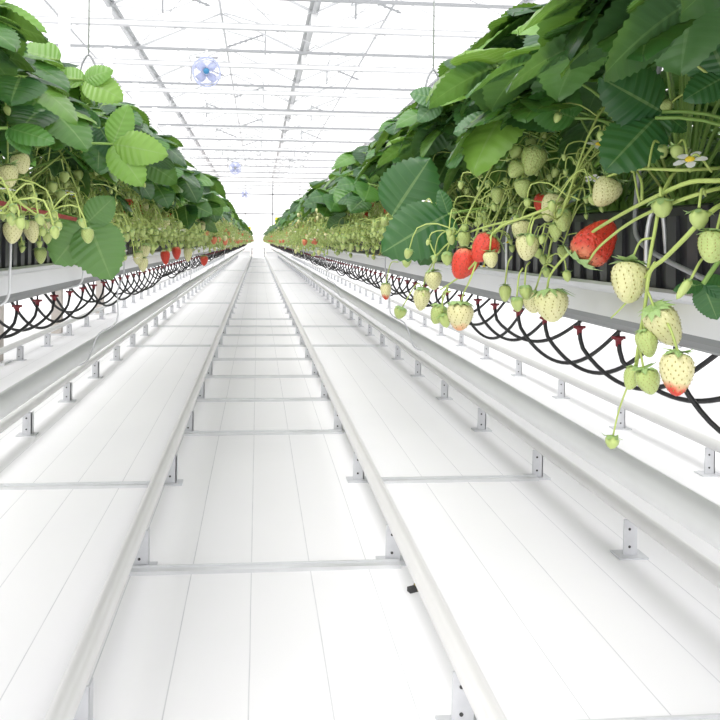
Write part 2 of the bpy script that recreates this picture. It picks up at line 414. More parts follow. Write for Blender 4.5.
# ------------------------------------------------------------------ growing rows
ROWS = {'right': (.577, 1), 'left': (-.533, -1)}                       # centre x, direction away from the aisle
GY0, GY1 = -.3, 30.0
for nm, (xc, s) in ROWS.items():
    # gutter: rolled lip, short face, sloped underside
    up = [(.112, .655), (.114, .657), (.119, .660), (.122, .656), (.119, .650), (.114, .646), (.1145, .614), (.112, .614)]
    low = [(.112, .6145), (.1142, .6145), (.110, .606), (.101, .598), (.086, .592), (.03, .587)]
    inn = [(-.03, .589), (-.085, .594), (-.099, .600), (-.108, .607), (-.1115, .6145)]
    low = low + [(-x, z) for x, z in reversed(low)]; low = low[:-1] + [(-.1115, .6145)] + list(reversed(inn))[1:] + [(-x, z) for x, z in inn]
    t = empty('growing_gutter', (xc, 0, 0)); tag(t, 'long galvanised gutter carrying the black troughs of the %s-hand plant row' % nm, 'gutter', 'hanging gutters')
    for sg in (-1, 1):
        m = MB(); m.extrude_y([(sg*x, z) for x, z in up], GY0, GY1, GUTTER); m.build('rolled_lip', t, False)
    m = MB(); m.extrude_y(low, GY0, GY1, GUTTER_SHADE); m.build('shaded_underside', t, False)  # lower band and underside of the gutter, shade painted in as darker metal
    # black ribbed troughs, 1 m each
    tb = MB(); L = .99
    tb.extrude_y([(-.080, .602), (.080, .602), (.098, .614), (.103, .640), (.106, .752), (.100, .755), (.097, .735), (-.097, .735), (-.100, .755), (-.106, .752), (-.103, .640), (-.098, .614)], 0, L, BLACKP)
    y = .012
    while y < L-.01:
        for sg in (-1, 1):
            n = len(tb.v); a, b = sg*.1025, sg*.1095
            tb.box((min(a, b), y, .645), (max(a, b), y+.019, .742), RIBP)
        y += .040
    tme = tb.mesh('trough_body', False)
    sb = MB(); sb.box((-.096, .004, .70), (.096, L-.004, .742), SOIL); sme = sb.mesh('substrate', False); TROUGH_ME = (tme, sme)
    n = 0; y = GY0+.02
    while y < GY1-.5:
        n += 1
        t = empty('growing_trough', (xc, y, 0))
        tag(t, 'black ribbed plastic trough standing in the %s-hand gutter, %s from the front' % (nm, nth(n)), 'trough', 'black ribbed troughs')
        link('trough_body', tme, t); link('substrate', sme, t); y += 1.0
    # heating pipe lying in wire hooks under the gutter
    m = MB(); xp, zp = xc, CAM_H-.352
    m.tube([(xp, GY0, zp)] + [(xp, .5+1.5*i, zp) for i in range(20)] + [(xp, YEND, zp)], .0245, HEATP, 10)
    tag(m.build('heating_pipe'), 'pale grey heating pipe hung in wire hooks below the %s-hand gutter' % nm, 'pipe', 'heating pipes')
    ys = {'right': (2.5, 4.8, 7.1, 9.4), 'left': (2.22, 4.6, 6.9, 9.2)}[nm]
    k = MB(); g = -s
    k.tube(smooth_line([(g*.105, 0, .662), (g*.119, 0, .667), (g*.129, 0, .655), (g*.129, 0, .60), (g*.112, 0, .555), (g*.11, 0, .46), (g*.06, 0, .425), (g*.036, 0, .37), (g*.026, 0, zp-.015), (0, 0, zp-.029), (-g*.026, 0, zp-.012), (-g*.028, 0, zp+.005)], 4), .0023, STANDM, 6)
    hme = k.mesh('wire_hook')
    for i, y in enumerate(ys):
        tag(link('wire_hook', hme, None, Matrix.Translation((xc, y, 0))), 'bent grey wire hook on the %s-hand gutter holding the heating pipe, %s from the front' % (nm, nth(i+1)), 'hook', 'wire hooks under the gutters')
    k = MB(); k.tube(smooth_line([(g*.104, 0, .70), (g*.11, 0, .752), (g*.120, 0, .752), (g*.128, 0, .72), (g*.128, 0, .66), (g*.127, 0, .62), (g*.118, 0, .602), (g*.10, 0, .596), (g*.085, 0, .592)], 4), .0026, GALV, 6)
    hme = k.mesh('gutter_clip')
    for i, y in enumerate({'right': (.80, 1.27), 'left': (1.22, 1.72)}[nm]):
        tag(link('gutter_clip', hme, None, Matrix.Translation((xc, y, 0))), 'short grey wire clip bent round the side of the %s-hand gutter, %s from the front' % (nm, nth(i+1)), 'clip', 'wire clips on the gutters')

# drip emitters with looping black tubes
NSTEP = .127
def drip_parts(rng, s):
    xo = -s*.087
    cap = MB()
    cap.lathe([(0, .0035), (.005, .003), (.0062, .001), (.0062, -.002), (.0042, -.003), (.0038, -.011), (0, -.011)], REDP, 10, Matrix.Translation((xo, 0, 0)))
    cap.box((xo-.009, -.0022, -.001), (xo+.009, .0022, .003), REDP); cap.tube([(xo, 0, .003), (xo, 0, .013)], .0020, TUBE, 6)
    sag = .085+rng.uniform(-.015, .02); span = .19+rng.uniform(-.03, .05)
    pts = [Vector((xo, 0, -.004)), Vector((xo+s*.002, -.008, -.03))]
    for i in range(1, 11):
        t = i/10; y = -.008-span*t
        z = -.03 - (sag-.03)*math.sin(PI*min(1, t*.97)**.8)*1.0 + .028*t
        pts.append(Vector((xo+s*(.004+.075*t+.01*math.sin(PI*t)), y, z)))
    pts.append(pts[-1]+Vector((s*.006, -.01, .012)))
    tu = MB(); tu.tube(smooth_line(pts, 2), .0033, TUBE, 6)
    return cap, tu
DV = {}
for s in (1, -1):
    DV[s] = []
    for i in range(7):
        cap, tu = drip_parts(R, s); both = MB(); both.append(tu); both.append(cap)
        DV[s].append((cap.mesh('dripper_cap'), tu.mesh('drip_tube'), both, both.mesh('drip_line')))
for nm, (xc, s) in ROWS.items():
    far = MB()
    y0 = .94-2*NSTEP if s > 0 else 1.0
    for i in range(int((29.7-y0)/NSTEP)):
        y = y0+i*NSTEP; loc = Vector((xc, y+R.uniform(-.006, .006), .582))
        v = DV[s][R.randrange(7)]
        lab = 'looped black drip tube with dark red cap under the %s-hand gutter, %s from the front' % (nm, nth(i+1))
        if i < 36:
            t = empty('drip_line', loc); link('dripper_cap', v[0], t)['label'] = 'dark red dripper cap'; link('drip_tube', v[1], t)['label'] = 'looping black tube'
            tag(t, lab, 'drip line', 'drip lines under the gutters')
        elif i < 148: tag(link('drip_line', v[3], None, Matrix.Translation(loc)), lab, 'drip line', 'drip lines under the gutters')
        else: far.append(v[2], Matrix.Translation(loc))
    tag(far.build('drip_tubes'), 'far tangle of black drip tubes at the end of the %s-hand gutter' % nm, 'drip tubes', None, 'stuff')

# ------------------------------------------------------------------ plant pieces
def leaflet(mb, M, L, W, ns, na, fold=.22, droop=.25, rng=R, mat=LEAF):
    n0 = len(mb.v); ts = [i/ns for i in range(ns+1)]; rows = []
    for i, t in enumerate(ts):
        te = t**.9
        w = W*max(0, math.sin(PI*min(1, te)**.88))**.62 if 0 < t < 1 else 0
        w = max(w, W*.04) if t < 1 else W*.02
        tooth = 1.045 if i % 2 == 0 else .955
        row = []
        for j in range(-na, na+1):
            u = j/na; a = abs(u)
            xx = L*(t - .15*math.sin(PI*t)*(1-a))
            if a == 1: w2 = w*tooth; xx += L*.010*(1 if i % 2 == 0 else -1)
            else: w2 = w
            yy = w2*u
            q = .036*W*math.cos(2*PI*t*8)*(1-abs(2*a-1)) if 0 < i < ns else 0
            zz = fold*abs(yy)*(1-.35*a) - droop*L*(xx/L)**2 + q - .12*W*a*a
            row.append(len(mb.v)); mb.v.append(M @ Vector((xx, yy, zz)))
        rows.append(row)
    for i in range(ns):
        for j in range(2*na):
            ja, jb = abs(j-na)/na, abs(j+1-na)/na
            ua, ub = ts[i]*8, ts[i+1]*8
            mb.face((rows[i][j], rows[i+1][j], rows[i+1][j+1], rows[i][j+1]), mat, ((ua, ja), (ub, ja), (ub, jb), (ua, jb)))
def leaf_mb(rng, ns, na, reach, height, size=1.0, droop_dir=None, pseg=5):
    """trifoliate leaf on its petiole; crown at the origin, reaching along +x"""
    mb = MB()
    end = Vector((reach, 0, height))
    pts = bez((0, 0, 0), (reach*.3, rng.uniform(-.02, .02), height*.85), end, 7)
    mb.tube(pts, [.0026]*4+[.002]*4, PETIOLE, pseg)
    e = math.atan2(height-.09, max(reach, .001))
    tip_el = -.1-.55*math.cos(e)*rng.uniform(.3, 1.1) + rng.uniform(-.35, .35)
    d = Vector((math.cos(tip_el), 0, math.sin(tip_el)))
    nrm = Vector((math.cos(e)*.75, rng.uniform(-.45, .45), math.sin(e)*.7+.35)).normalized()
    nrm = (nrm - d*nrm.dot(d)).normalized()
    for a, k in ((0, 1.06), (1.18, .94), (-1.18, .94)):
        dd = Matrix.Rotation(a+rng.uniform(-.1, .1), 3, nrm) @ d
        n2 = (nrm - d*.25*abs(a) + Vector((rng.uniform(-.12, .12), rng.uniform(-.12, .12), 0))).normalized()
        M = Matrix.Translation(end + dd*.008) @ frame(dd, n2)
        L = .100*size*k*rng.uniform(.93, 1.07)
        leaflet(mb, M, L, L*rng.uniform(.45, .52), ns, na, rng.uniform(.08, .35), rng.uniform(.08, .38), rng)
        mb.tube([end, end+dd*.011], .0016, PETIOLE, 4, False)
    return mb
CLS = []                                                                # (reach, height) classes of the dome
for e, k in ((3, 1.0), (14, .98), (26, .95), (38, .95), (50, .94), (62, .95), (76, .95), (88, .93), (32, .72), (60, .74)):
    a = math.radians(e); CLS.append((.285*k*math.cos(a), .075+.285*k*math.sin(a)))
LEAF_HI = [[leaf_mb(R, 24, 3, r, h, R.uniform(.86, 1.06)) for _ in range(2)] for r, h in CLS]
LEAF_LO = [[leaf_mb(R, 12, 2, r, h, 1.06, pseg=4) for _ in range(2)] for r, h in CLS]
LEAF_ME = [[q.mesh('leaf') for q in c] for c in LEAF_HI]

def berry_mb(mat, seeds=True, seg=14, seedmat=SEED, wedge=0):
    """unit berry: calyx at the origin, tip at z=-1, half-width .5"""
    mb = MB()
    P = [(0, .0), (.22, .015), (.36, -.02), (.46, -.12), (.50, -.26), (.485, -.42), (.43, -.58), (.345, -.74), (.235, -.88), (.12, -.965), (0, -1)]
    mb.lathe(P if seg > 8 else P[::2], mat, seg)
    for i, v in enumerate(mb.v):
        a = math.atan2(v.y, v.x); k = 1+.045*math.sin(3*a+1+wedge*2)+.02*math.sin(5*a+wedge); v.x *= k; v.y *= k*(1-.06*wedge)
    if seeds:
        def rad(z):
            for (r0, z0), (r1, z1) in zip(P[1:], P[2:]):
                if z1 <= z <= z0: return r0+(r1-r0)*(z-z0)/(z1-z0)
            return 0
        row = 0; z = -.07
        while z > -.95:
            r = rad(z); cnt = max(4, int(2*PI*r/.215))
            for j in range(cnt):
                a = 2*PI*(j+.5*(row % 2))/cnt; k = 1+.045*math.sin(3*a+1+wedge*2)+.02*math.sin(5*a+wedge)
                c = Vector((r*k*math.cos(a), r*k*math.sin(a)*(1-.06*wedge), z))
                o = Vector((math.cos(a), math.sin(a), .25 if z > -.3 else -.45)).normalized()
                t = Vector((-math.sin(a), math.cos(a), 0)); d = o.cross(t).normalized()
                n = len(mb.v); mb.v += [c+d*.034+o*.006, c+t*.019+o*.006, c-d*.034+o*.006, c-t*.019+o*.006, c+o*.022]
                for q in ((0, 1, 4), (1, 2, 4), (2, 3, 4), (3, 0, 4)): mb.face([n+i for i in q], seedmat)
            z -= .098; row += 1
    return mb
def calyx_mb(rng, n=10, ln=.5, lift=.12):
    mb = MB()
    for i in range(n):
        a = 2*PI*(i+rng.uniform(-.2, .2))/n; l = ln*rng.uniform(.8, 1.15); up = lift*rng.uniform(.3, 1.6)
        c, s = math.cos(a), math.sin(a); w = .125*rng.uniform(.85, 1.2)
        P = lambda r, q, z: Vector((r*c-q*s, r*s+q*c, z))
        k = len(mb.v); mb.v += [P(.03, -.05, .03), P(.03, .05, .03), P(.5*l, w, .045+up*.2), P(.5*l, -w, .045+up*.2), P(.5*l, 0, .07+up*.2), P(l, 0, -.16+up)]
        for q in ((0, 1, 4), (1, 2, 4), (2, 5, 4), (5, 3, 4), (3, 0, 4)): mb.face([k+j for j in q], SEPAL)
    mb.lathe([(0, .12), (.06, .1), (.08, .04), (.05, .01)], SEPAL, 8)
    return mb
def young_mb(rng, seg=8):
    """small green fruit cupped in its sepals, unit size as the berries"""
    mb = MB(); mb.lathe([(0, 0), (.3, -.02), (.45, -.25), (.42, -.55), (.25, -.85), (0, -1)], FRUIT, seg)
    for i in range(6):
        a = 2*PI*i/6+rng.uniform(-.2, .2); c, s = math.cos(a), math.sin(a); P = lambda r, q, z: Vector((r*c-q*s, r*s+q*c, z)); f = rng.uniform(0, 1)
        k = len(mb.v); mb.v += [P(.05, -.12, .06), P(.05, .12, .06), P(.52, .14, -.12), P(.52, -.14, -.12), P(.68+.1*f, 0, -.5+.6*f)]
        for q in ((0, 1, 2, 3), (3, 2, 4)): mb.face([k+j for j in q], SEPAL)
    return mb
def flower_mb():
    mb = MB()
    for i in range(5):
        a = 2*PI*i/5; c, s = math.cos(a), math.sin(a); P = lambda r, q, z: Vector((r*c-q*s, r*s+q*c, z))
        k = len(mb.v); mb.v += [P(.12, -.06, .02), P(.12, .06, .02), P(.55, .30, .08), P(.55, -.30, .08), P(.9, .2, .04), P(.9, -.2, .04), P(1.0, 0, .02)]
        for q in ((0, 1, 2, 3), (3, 2, 4, 5), (5, 4, 6)): mb.face([k+j for j in q], PETAL)
    for i in range(5):
        a = 2*PI*(i+.5)/5; c, s = math.cos(a), math.sin(a); P = lambda r, q, z: Vector((r*c-q*s, r*s+q*c, z))
        k = len(mb.v); mb.v += [P(.1, -.1, -.02), P(.1, .1, -.02), P(.75, 0, -.04)]; mb.face((k, k+1, k+2), SEPAL)
    return mb
def centre_mb():
    mb = MB(); mb.lathe([(0, .24), (.14, .22), (.25, .14), (.30, .05), (.26, 0)], YELLOW, 10); return mb
BK = {'pale': B_PALE, 'green': B_GREEN, 'turn': B_TURN, 'blush': B_BLUSH, 'red': B_RED}
BERRY = {k: [berry_mb(v, True, 16, SEEDR if k == 'red' else SEED, w) for w in (0, 1)] for k, v in BK.items()}
BERRY_LO = {k: berry_mb(v, False, 8) for k, v in BK.items()}
CAL = [calyx_mb(R, 11, .64, .1), calyx_mb(R, 9, .58, .25), calyx_mb(R, 12, .68, -.05)]
YOUNG = [young_mb(R) for _ in range(3)]
YOUNG_LO = young_mb(R, 5)
FLOWER, CENTRE = flower_mb(), centre_mb()
BERRY_ME = {k: [q.mesh('strawberry') for q in v] for k, v in BERRY.items()}
CAL_ME = [q.mesh('calyx', False) for q in CAL]; YOUNG_ME = [q.mesh('young_fruit') for q in YOUNG]
FLOWER_ME, CENTRE_ME = FLOWER.mesh('flower', False), CENTRE.mesh('flower_centre')
BNAME = {'pale': 'pale cream unripe strawberry', 'green': 'green unripe strawberry', 'turn': 'half-ripe strawberry, red at the tip', 'blush': 'pale strawberry with a pink blush at the tip', 'red': 'ripe red strawberry'}

def truss_mb(rng, seg, n_end, reach=.2, drop=.09, up=None):
    """fruit stalk: crown at the origin, leans over the trough edge along +x and droops; returns (mesh, ends, buds)"""
    mb = MB(); up = up or rng.uniform(.045, .16); dy = rng.uniform(-.12, .12)
    main = smooth_line([(0, 0, 0), (reach*.4, dy*.3, up), (reach*.72, dy*.7, up*.85), (reach, dy, -drop*.15), (reach*1.07, dy*1.15, -drop)], 4)
    mb.tube(main, [.0022-.0010*i/(len(main)-1) for i in range(len(main))], STEM, seg)
    ends = []; k = len(main)
    for i in range(n_end):
        t = .42+.58*(i+rng.random()*.6)/n_end; p = main[min(k-1, int(t*(k-1)))]
        az = rng.uniform(0, 2*PI); l = rng.uniform(.025, .07)
        out = Vector((math.cos(az)*.75+.3, math.sin(az), rng.uniform(-.2, .65))).normalized()
        q = p+out*l; e = q+Vector((out.x*.4, out.y*.4, -1)).normalized()*l*rng.uniform(.15, .6)
        mb.tube(smooth_line([p, p.lerp(q, .5)+Vector((0, 0, l*.14)), q, e], 2 if seg > 4 else 1), .0010, STEM, seg, False)
        dn = (e-q).normalized(); ends.append((e, (dn+Vector((rng.uniform(-.3, .3), rng.uniform(-.3, .3), -.5))).normalized()))
    ends.append((main[-1], Vector((rng.uniform(-.2, .2), rng.uniform(-.2, .2), -1)).normalized()))
    return mb, ends
def fruit_M(p, d, w, l, spin=0):
    z = -d; x = z.orthogonal().normalized(); y = z.cross(x)
    return Matrix.Translation(p) @ Matrix((x, y, z)).transposed().to_4x4() @ Matrix.Rotation(spin, 4, 'Z') @ Matrix.Diagonal((w, w, l, 1))
def pick(rng):
    u = rng.random()
    return 'bud' if u < .36 else 'young' if u < .72 else 'green' if u < .865 else 'flower' if u < .93 else 'pale' if u < .972 else 'blush' if u < .98 else 'turn' if u < .988 else 'red'
SIZE = {'bud': .009, 'young': .0115, 'green': .0155, 'pale': .022, 'blush': .027, 'turn': .028, 'red': .029}

TRUSS_HI = []
for _ in range(10):
    mb, ends = truss_mb(R, 6, R.randint(7, 9), R.uniform(.15, .24), R.uniform(-.03, .11)); keep = []
    for e, d in ends:
        k = pick(R)
        if k == 'bud': mb.append(YOUNG[0], fruit_M(e, d, .008, .010, R.random()*6))
        else: keep.append((e, d, k))
    TRUSS_HI.append((mb.mesh('fruit_stalk'), keep))

def leaf_plan(rng, n, thin=.6):
    """(class, azimuth, scale, tilt); azimuth 0 faces the aisle"""
    out = []
    for i in range(n):
        c = rng.choice((0, 1, 1, 2, 2, 3, 3, 4, 4, 5, 5, 6, 7, 8, 9)); 
        az = rng.uniform(-1.5, 1.5) if rng.random() < .66 else rng.uniform(1.5, 4.78)
        if c in ((0,) if thin < .9 else (0, 1)) and abs(az) < 1.3 and rng.random() < thin: c = rng.choice((3, 4, 6))
        out.append((c, az, rng.uniform(.86, 1.1), rng.uniform(-.08, .08)))
    for i in range(12): out.append((rng.choice((0, 0, 1, 2)), PI+rng.uniform(-1, 1), rng.uniform(.75, 1.0), rng.uniform(0, .35)))
    return out
def lm(c, az, sc, tilt, rot): return Matrix.Rotation(rot+az, 4, 'Z') @ Matrix.Rotation(tilt, 4, 'Y') @ Matrix.Scale(sc, 4)

CROWN_Z = .742
def crown_mb():
    mb = MB()
    for i in range(5):
        a = 2*PI*i/5; mb.tube([(.012*math.cos(a), .012*math.sin(a), -.01), (.016*math.cos(a), .016*math.sin(a), .012), (.01*math.cos(a), .01*math.sin(a), .035)], [.010, .011, .005], PETIOLE, 6)
    return mb
CROWN_ME = crown_mb().mesh('crown')
# far plants: whole plant in one mesh, eight kinds
FARP = []
for v in range(8):
    rr = random.Random(100+v); mb = MB()
    for c, az, sc, ti in leaf_plan(rr, 18, .95): mb.append(LEAF_LO[c][rr.randrange(2)], lm(c, az, sc, ti, 0))
    for i in range(26):
        az = rr.uniform(-1.1, 1.1) if i < 24 else rr.uniform(2, 4.2)
        tm, ends = truss_mb(rr, 4, rr.randint(8, 11), rr.uniform(.16, .31), rr.uniform(-.14, .10), rr.uniform(.05, .29))
        M = Matrix.Rotation(az, 4, 'Z') @ Matrix.Translation((0, 0, .0)); mb.append(tm, M)
        for e, d in ends:
            k = pick(rr)
            if k == 'flower': mb.append(FLOWER, M @ fruit_M(e, d, .014, .014)); mb.append(CENTRE, M @ fruit_M(e, d, .014, .014))
            elif k in ('bud', 'young'): mb.append(YOUNG_LO, M @ fruit_M(e, d, SIZE[k], SIZE[k]*1.15, rr.random()*6))
            else: w = SIZE[k]*rr.uniform(.85, 1.1); mb.append(BERRY_LO[k], M @ fruit_M(e, d, w, w*1.2)); mb.append(CAL[1], M @ fruit_M(e, d, w, w))
    FARP.append(mb.mesh('strawberry_plant'))

def add_berry(parent, base, p, d, kind, w, l, rng):
    M = fruit_M(p-base, d, w, l, rng.random()*6)
    if kind == 'flower':
        o = link('flower', FLOWER_ME, parent, fruit_M(p-base, d, w, w, rng.random()*6)); link('flower_centre', CENTRE_ME, o)['label'] = 'yellow flower centre'
        o['label'] = 'white five-petalled flower'
    elif kind == 'young': o = link('young_fruit', YOUNG_ME[rng.randrange(3)], parent, M)
    else:
        o = link('strawberry', BERRY_ME[kind][rng.randrange(2)], parent, M); o['label'] = BNAME[kind]
        link('calyx', CAL_ME[rng.randrange(3)], o, Matrix.Diagonal((1, 1, w/l, 1)))
    return o
SPACING = .21
PLANTS = {'right': [], 'left': []}
LOOK = ['with leaves arching over the aisle', 'with a dense leafy dome', 'with many pale unripe fruits', 'with upright dark leaves', 'with a spray of thin fruit stalks', 'with broad spreading leaves', 'with small green fruits', 'with pale young leaves']
for nm, (xc, s) in ROWS.items():
    y = .28 if s > 0 else .77; i = 0
    rng = random.Random(5 if s > 0 else 9)
    while y < 29.9:
        i += 1; base = Vector((xc+rng.uniform(-.02, .02), y+rng.uniform(-.02, .02), CROWN_Z)); rot = PI if s > 0 else 0
        lab = 'leafy strawberry plant in the trough of the %s-hand row, %s from the front' % (nm, nth(i))
        if y < (3.1 if s > 0 else 3.3):
            t = empty('strawberry_plant', base); link('crown', CROWN_ME, t)
            near = y < 1.75
            for c, az, sc, ti in leaf_plan(rng, 34 if near else 27):
                if near and c in (0, 1) and abs(az) < 1.45: c = rng.choice((4, 5, 6))
                if near and s < 0: sc *= .86
                link('leaf', LEAF_ME[c][rng.randrange(2)], t, lm(c, az, sc, ti, rot))
            for k in range(11):
                if s > 0 and (y < .85 or y < 1.6 and k > 3): break
                if s < 0 and y < 1.7 and k > 2: break
                me, ends = TRUSS_HI[rng.randrange(10)]; M = lm(0, rng.uniform(-1.1, 1.1), rng.uniform(.85, 1.1), 0, rot)
                tr = link('fruit_stalk', me, t, M)
                for e, d, kd in ends:
                    if y < 2.2 and kd in ('red', 'turn', 'blush', 'pale'): kd = 'young'
                    if y < 2.2 and kd == 'green' and rng.random() < .6: kd = 'young'
                    w = SIZE.get(kd, .012)*rng.uniform(.9, 1.1)
                    add_berry(t, Vector(), M @ e, (M.to_3x3() @ d).normalized(), kd, w, w*(1.2 if kd != 'flower' else 1), rng)
        else:
            v = rng.randrange(8)
            t = link('strawberry_plant', FARP[v], None, Matrix.Translation(base) @ Matrix.Rotation(rot+rng.uniform(-.25, .25), 4, 'Z') @ Matrix.Scale(rng.uniform(.93, 1.07), 4))
        tag(t, lab, 'plant', 'strawberry plants along the rows'); PLANTS[nm].append((t, base)); y += SPACING

# the neighbouring rows, glimpsed between the stalks
for nm, xc, ya, yb in (('right', 1.687, 1.2, 7.2), ('left', -1.643, 1.2, 6.2)):
    half = [(.112, .655), (.119, .660), (.122, .656), (.114, .646), (.1135, .630), (.110, .620), (.100, .606), (.085, .597), (.03, .590)]
    inn = [(-.03, .592), (-.084, .599), (-.098, .608), (-.1115, .630)]
    m = MB(); m.extrude_y([(xc+x, z) for x, z in half + [(-x, z) for x, z in reversed(half)] + list(reversed(inn)) + [(-x, z) for x, z in inn]], ya-.3, GY1, GUTTER)
    tag(m.build('growing_gutter', smooth=False), 'galvanised gutter of the next plant row beyond the %s-hand row' % nm, 'gutter', 'hanging gutters')
    rng = random.Random(31); y = ya-.2; n = 0
    while y < yb:
        n += 1; t = empty('growing_trough', (xc, y, 0)); tag(t, 'black ribbed trough of the next row beyond the %s-hand row, %s from the front' % (nm, nth(n)), 'trough', 'black ribbed troughs')
        link('trough_body', TROUGH_ME[0], t); link('substrate', TROUGH_ME[1], t); y += 1.0
    y = ya; n = 0
    while y < yb:
        n += 1
        t = link('strawberry_plant', FARP[rng.randrange(8)], None, Matrix.Translation((xc, y, CROWN_Z)) @ Matrix.Rotation((PI if nm == 'right' else 0)+rng.uniform(-.25, .25), 4, 'Z') @ Matrix.Scale(rng.uniform(.9, 1.0), 4))
        tag(t, 'strawberry plant of the next row glimpsed behind the %s-hand row, %s from the front' % (nm, nth(n)), 'plant', 'strawberry plants of the next rows'); y += .26

# ------------------------------------------------------------------ the large sprays nearest the viewer
HR_ = random.Random(77)
def tinted_leaf(name, lo, hi):
    m = LEAF.copy(); m.name = name
    e = [n for n in m.node_tree.nodes if n.type == 'VALTORGB'][0].color_ramp.elements
    for i, k in enumerate(e):
        t = i/(len(e)-1); k.color = (*[a+(b-a)*t for a, b in zip(lo, hi)], 1)
    return m
L_DARK = tinted_leaf('leaf_deep_green', (.022, .10, .032), (.04, .15, .045))
L_LIGHT = tinted_leaf('leaf_fresh_green', (.16, .35, .06), (.24, .43, .08))
L_MID = tinted_leaf('leaf_mid_green', (.07, .22, .05), (.10, .27, .06))
L_SOFT = tinted_leaf('leaf_soft_green', (.12, .27, .08), (.14, .29, .09))
L_GREY = tinted_leaf('leaf_dull_green', (.09, .21, .09), (.12, .25, .11))
def owner(p, side):
    return min(PLANTS[side], key=lambda q: abs(q[1].y-p.y))
class Spray:
    def __init__(s, side, px, py, X):
        s.t, s.base = owner(PX(px, py, X), side)
    def stem(s, pts, r0=.0021, r1=.0014):
        q = smooth_line([PX(*p)-s.base for p in pts], 4); n = len(q)
        mb = MB(); mb.tube(q, [r0+(r1-r0)*i/(n-1) for i in range(n)], STEM, 7); mb.build('fruit_stalk', s.t)
    def fruit(s, a, b, X, w, kind, att=None, side_r=.0012):
        """a calyx pixel, b tip pixel, w width in pixels, att where its stalk joins (px, py, X)"""
        p = PX(a[0], a[1], X); e = PX(b[0], b[1], X)
        depth = (p-EYE).dot(_f); wid = w/F*depth; d = (e-p); fl = max(.5*wid, d.length*F/F)
        # keep the tip in the plane facing the viewer
        v = (p-EYE).normalized(); d2 = CR*(b[0]-a[0]) - CU*(b[1]-a[1]); d2 = d2/F*depth; l = max(d2.length, .9*wid); d2 = (d2.normalized()+v*HR_.uniform(-.25, .1)).normalized()
        if kind == 'flower': d2 = (v*.5-_u0*.85+CR*HR_.uniform(-.25, .25)).normalized()
        add_berry(s.t, s.base, p, d2, kind, wid if kind != 'flower' else wid*.5, l if kind != 'flower' else wid*.5, HR_)
        if att:
            t = PX(*att) - s.base; q = p - s.base - d2*.002
            mid = t.lerp(q - d2*(.35*(t-q).length), .6) + Vector((0, 0, .004))
            mb = MB(); mb.tube(smooth_line([t, mid, q], 5), side_r, STEM, 6); mb.build('fruit_stalk', s.t)
# right-hand spray hanging lowest
A = Spray('right', 680, 300, .40)
A.stem([(770, 150, .52), (735, 196, .44), (716, 208, .40), (700, 222, .385), (685, 238, .38), (665, 258, .38), (650, 272, .38), (646, 300, .38), (641, 330, .38), (636, 362, .38)], .0026, .0016)
A.stem([(636, 362, .38), (628, 385, .38), (619, 410, .38), (613, 436, .38)], .0010, .0009)
A.stem([(690, 150, .47), (664, 190, .40), (655, 230, .385), (648, 268, .38)], .002, .0016)
A.stem([(655, 262, .38), (640, 285, .38), (624, 305, .375), (611, 318, .37)], .0012, .0008)
A.fruit((613, 436), (611, 448), .38, 15, 'young')
A.fruit((631, 264), (627, 304), .375, 37, 'pale', (652, 238, .385))
A.fruit((655, 309), (677, 346), .38, 33, 'pale', (646, 292, .38))
A.fruit((678, 354), (676, 396), .385, 32, 'turn', (650, 318, .38))
A.fruit((645, 331), (650, 357), .375, 21, 'green', (642, 322, .38))
A.fruit((644, 370), (652, 394), .375, 24, 'green', (640, 345, .38))
A.fruit((636, 368), (628, 390), .38, 18, 'green', (639, 348, .38))
A.fruit((690, 280), (676, 300), .39, 10, 'young', (706, 258, .41))
B = Spray('right', 640, 210, .42)
B.stem([(790, 170, .52), (726, 180, .42), (690, 182, .40), (657, 196, .39), (622, 214, .39), (590, 234, .39), (562, 260, .385), (550, 276, .38), (547, 290, .38)], .0026, .0014)
B.stem([(760, 182, .50), (712, 190, .42), (660, 208, .395), (628, 224, .39), (600, 246, .39), (588, 262, .385)], .0022, .0013)
B.stem([(720, 168, .46), (680, 170, .42), (645, 169, .41), (620, 172, .41), (600, 180, .41)], .002, .0012)
B.stem([(642, 200, .40), (641, 180, .41), (630, 160, .42), (620, 148, .43), (612, 138, .43)], .0016, .001)
B.fruit((549, 292), (553, 322), .38, 34, 'pale')
B.fruit((535, 292), (533, 312), .39, 24, 'pale', (556, 268, .385))
B.fruit((581, 259), (612, 222), .385, 40, 'red')
B.fruit((612, 180), (597, 206), .42, 27, 'pale', (632, 172, .41))
B.fruit((556, 196), (546, 222), .40, 22, 'pale', (600, 182, .41))
B.fruit((546, 196), (538, 210), .42, 19, 'red', (575, 186, .42))
B.fruit((562, 210), (564, 232), .39, 17, 'green', (580, 200, .40))
B.fruit((556, 224), (556, 240), .39, 14, 'green', (570, 214, .40))
B.fruit((661, 199), (663, 217), .385, 22, 'young', (660, 192, .39))
B.fruit((699, 210), (699, 230), .385, 21, 'young', (706, 196, .41))
B.fruit((716, 234), (709, 264), .39, 31, 'green', (724, 215, .42))
B.fruit((690, 160), (692, 175), .42, 33, 'flower', (712, 172, .44))
B.fruit((599, 145), (600, 155), .43, 26, 'flower', (640, 205, .40))
B.fruit((660, 145), (662, 155), .43, 16, 'young', (648, 170, .41))
B.fruit((678, 146), (676, 160), .43, 15, 'young', (690, 172, .42))
C = Spray('right', 500, 230, .36)
C.stem([(590, 170, .50), (566, 198, .42), (555, 205, .38), (528, 216, .35), (497, 229, .33), (480, 256, .31), (462, 275, .30), (440, 290, .29)], .0022, .0012)
C.stem([(580, 200, .48), (545, 216, .40), (505, 222, .36), (470, 232, .33), (445, 246, .31), (430, 268, .30), (424, 284, .30)], .002, .001)
C.stem([(600, 110, .52), (560, 128, .45), (535, 150, .40), (505, 160, .37), (492, 156, .36)], .0018, .001)
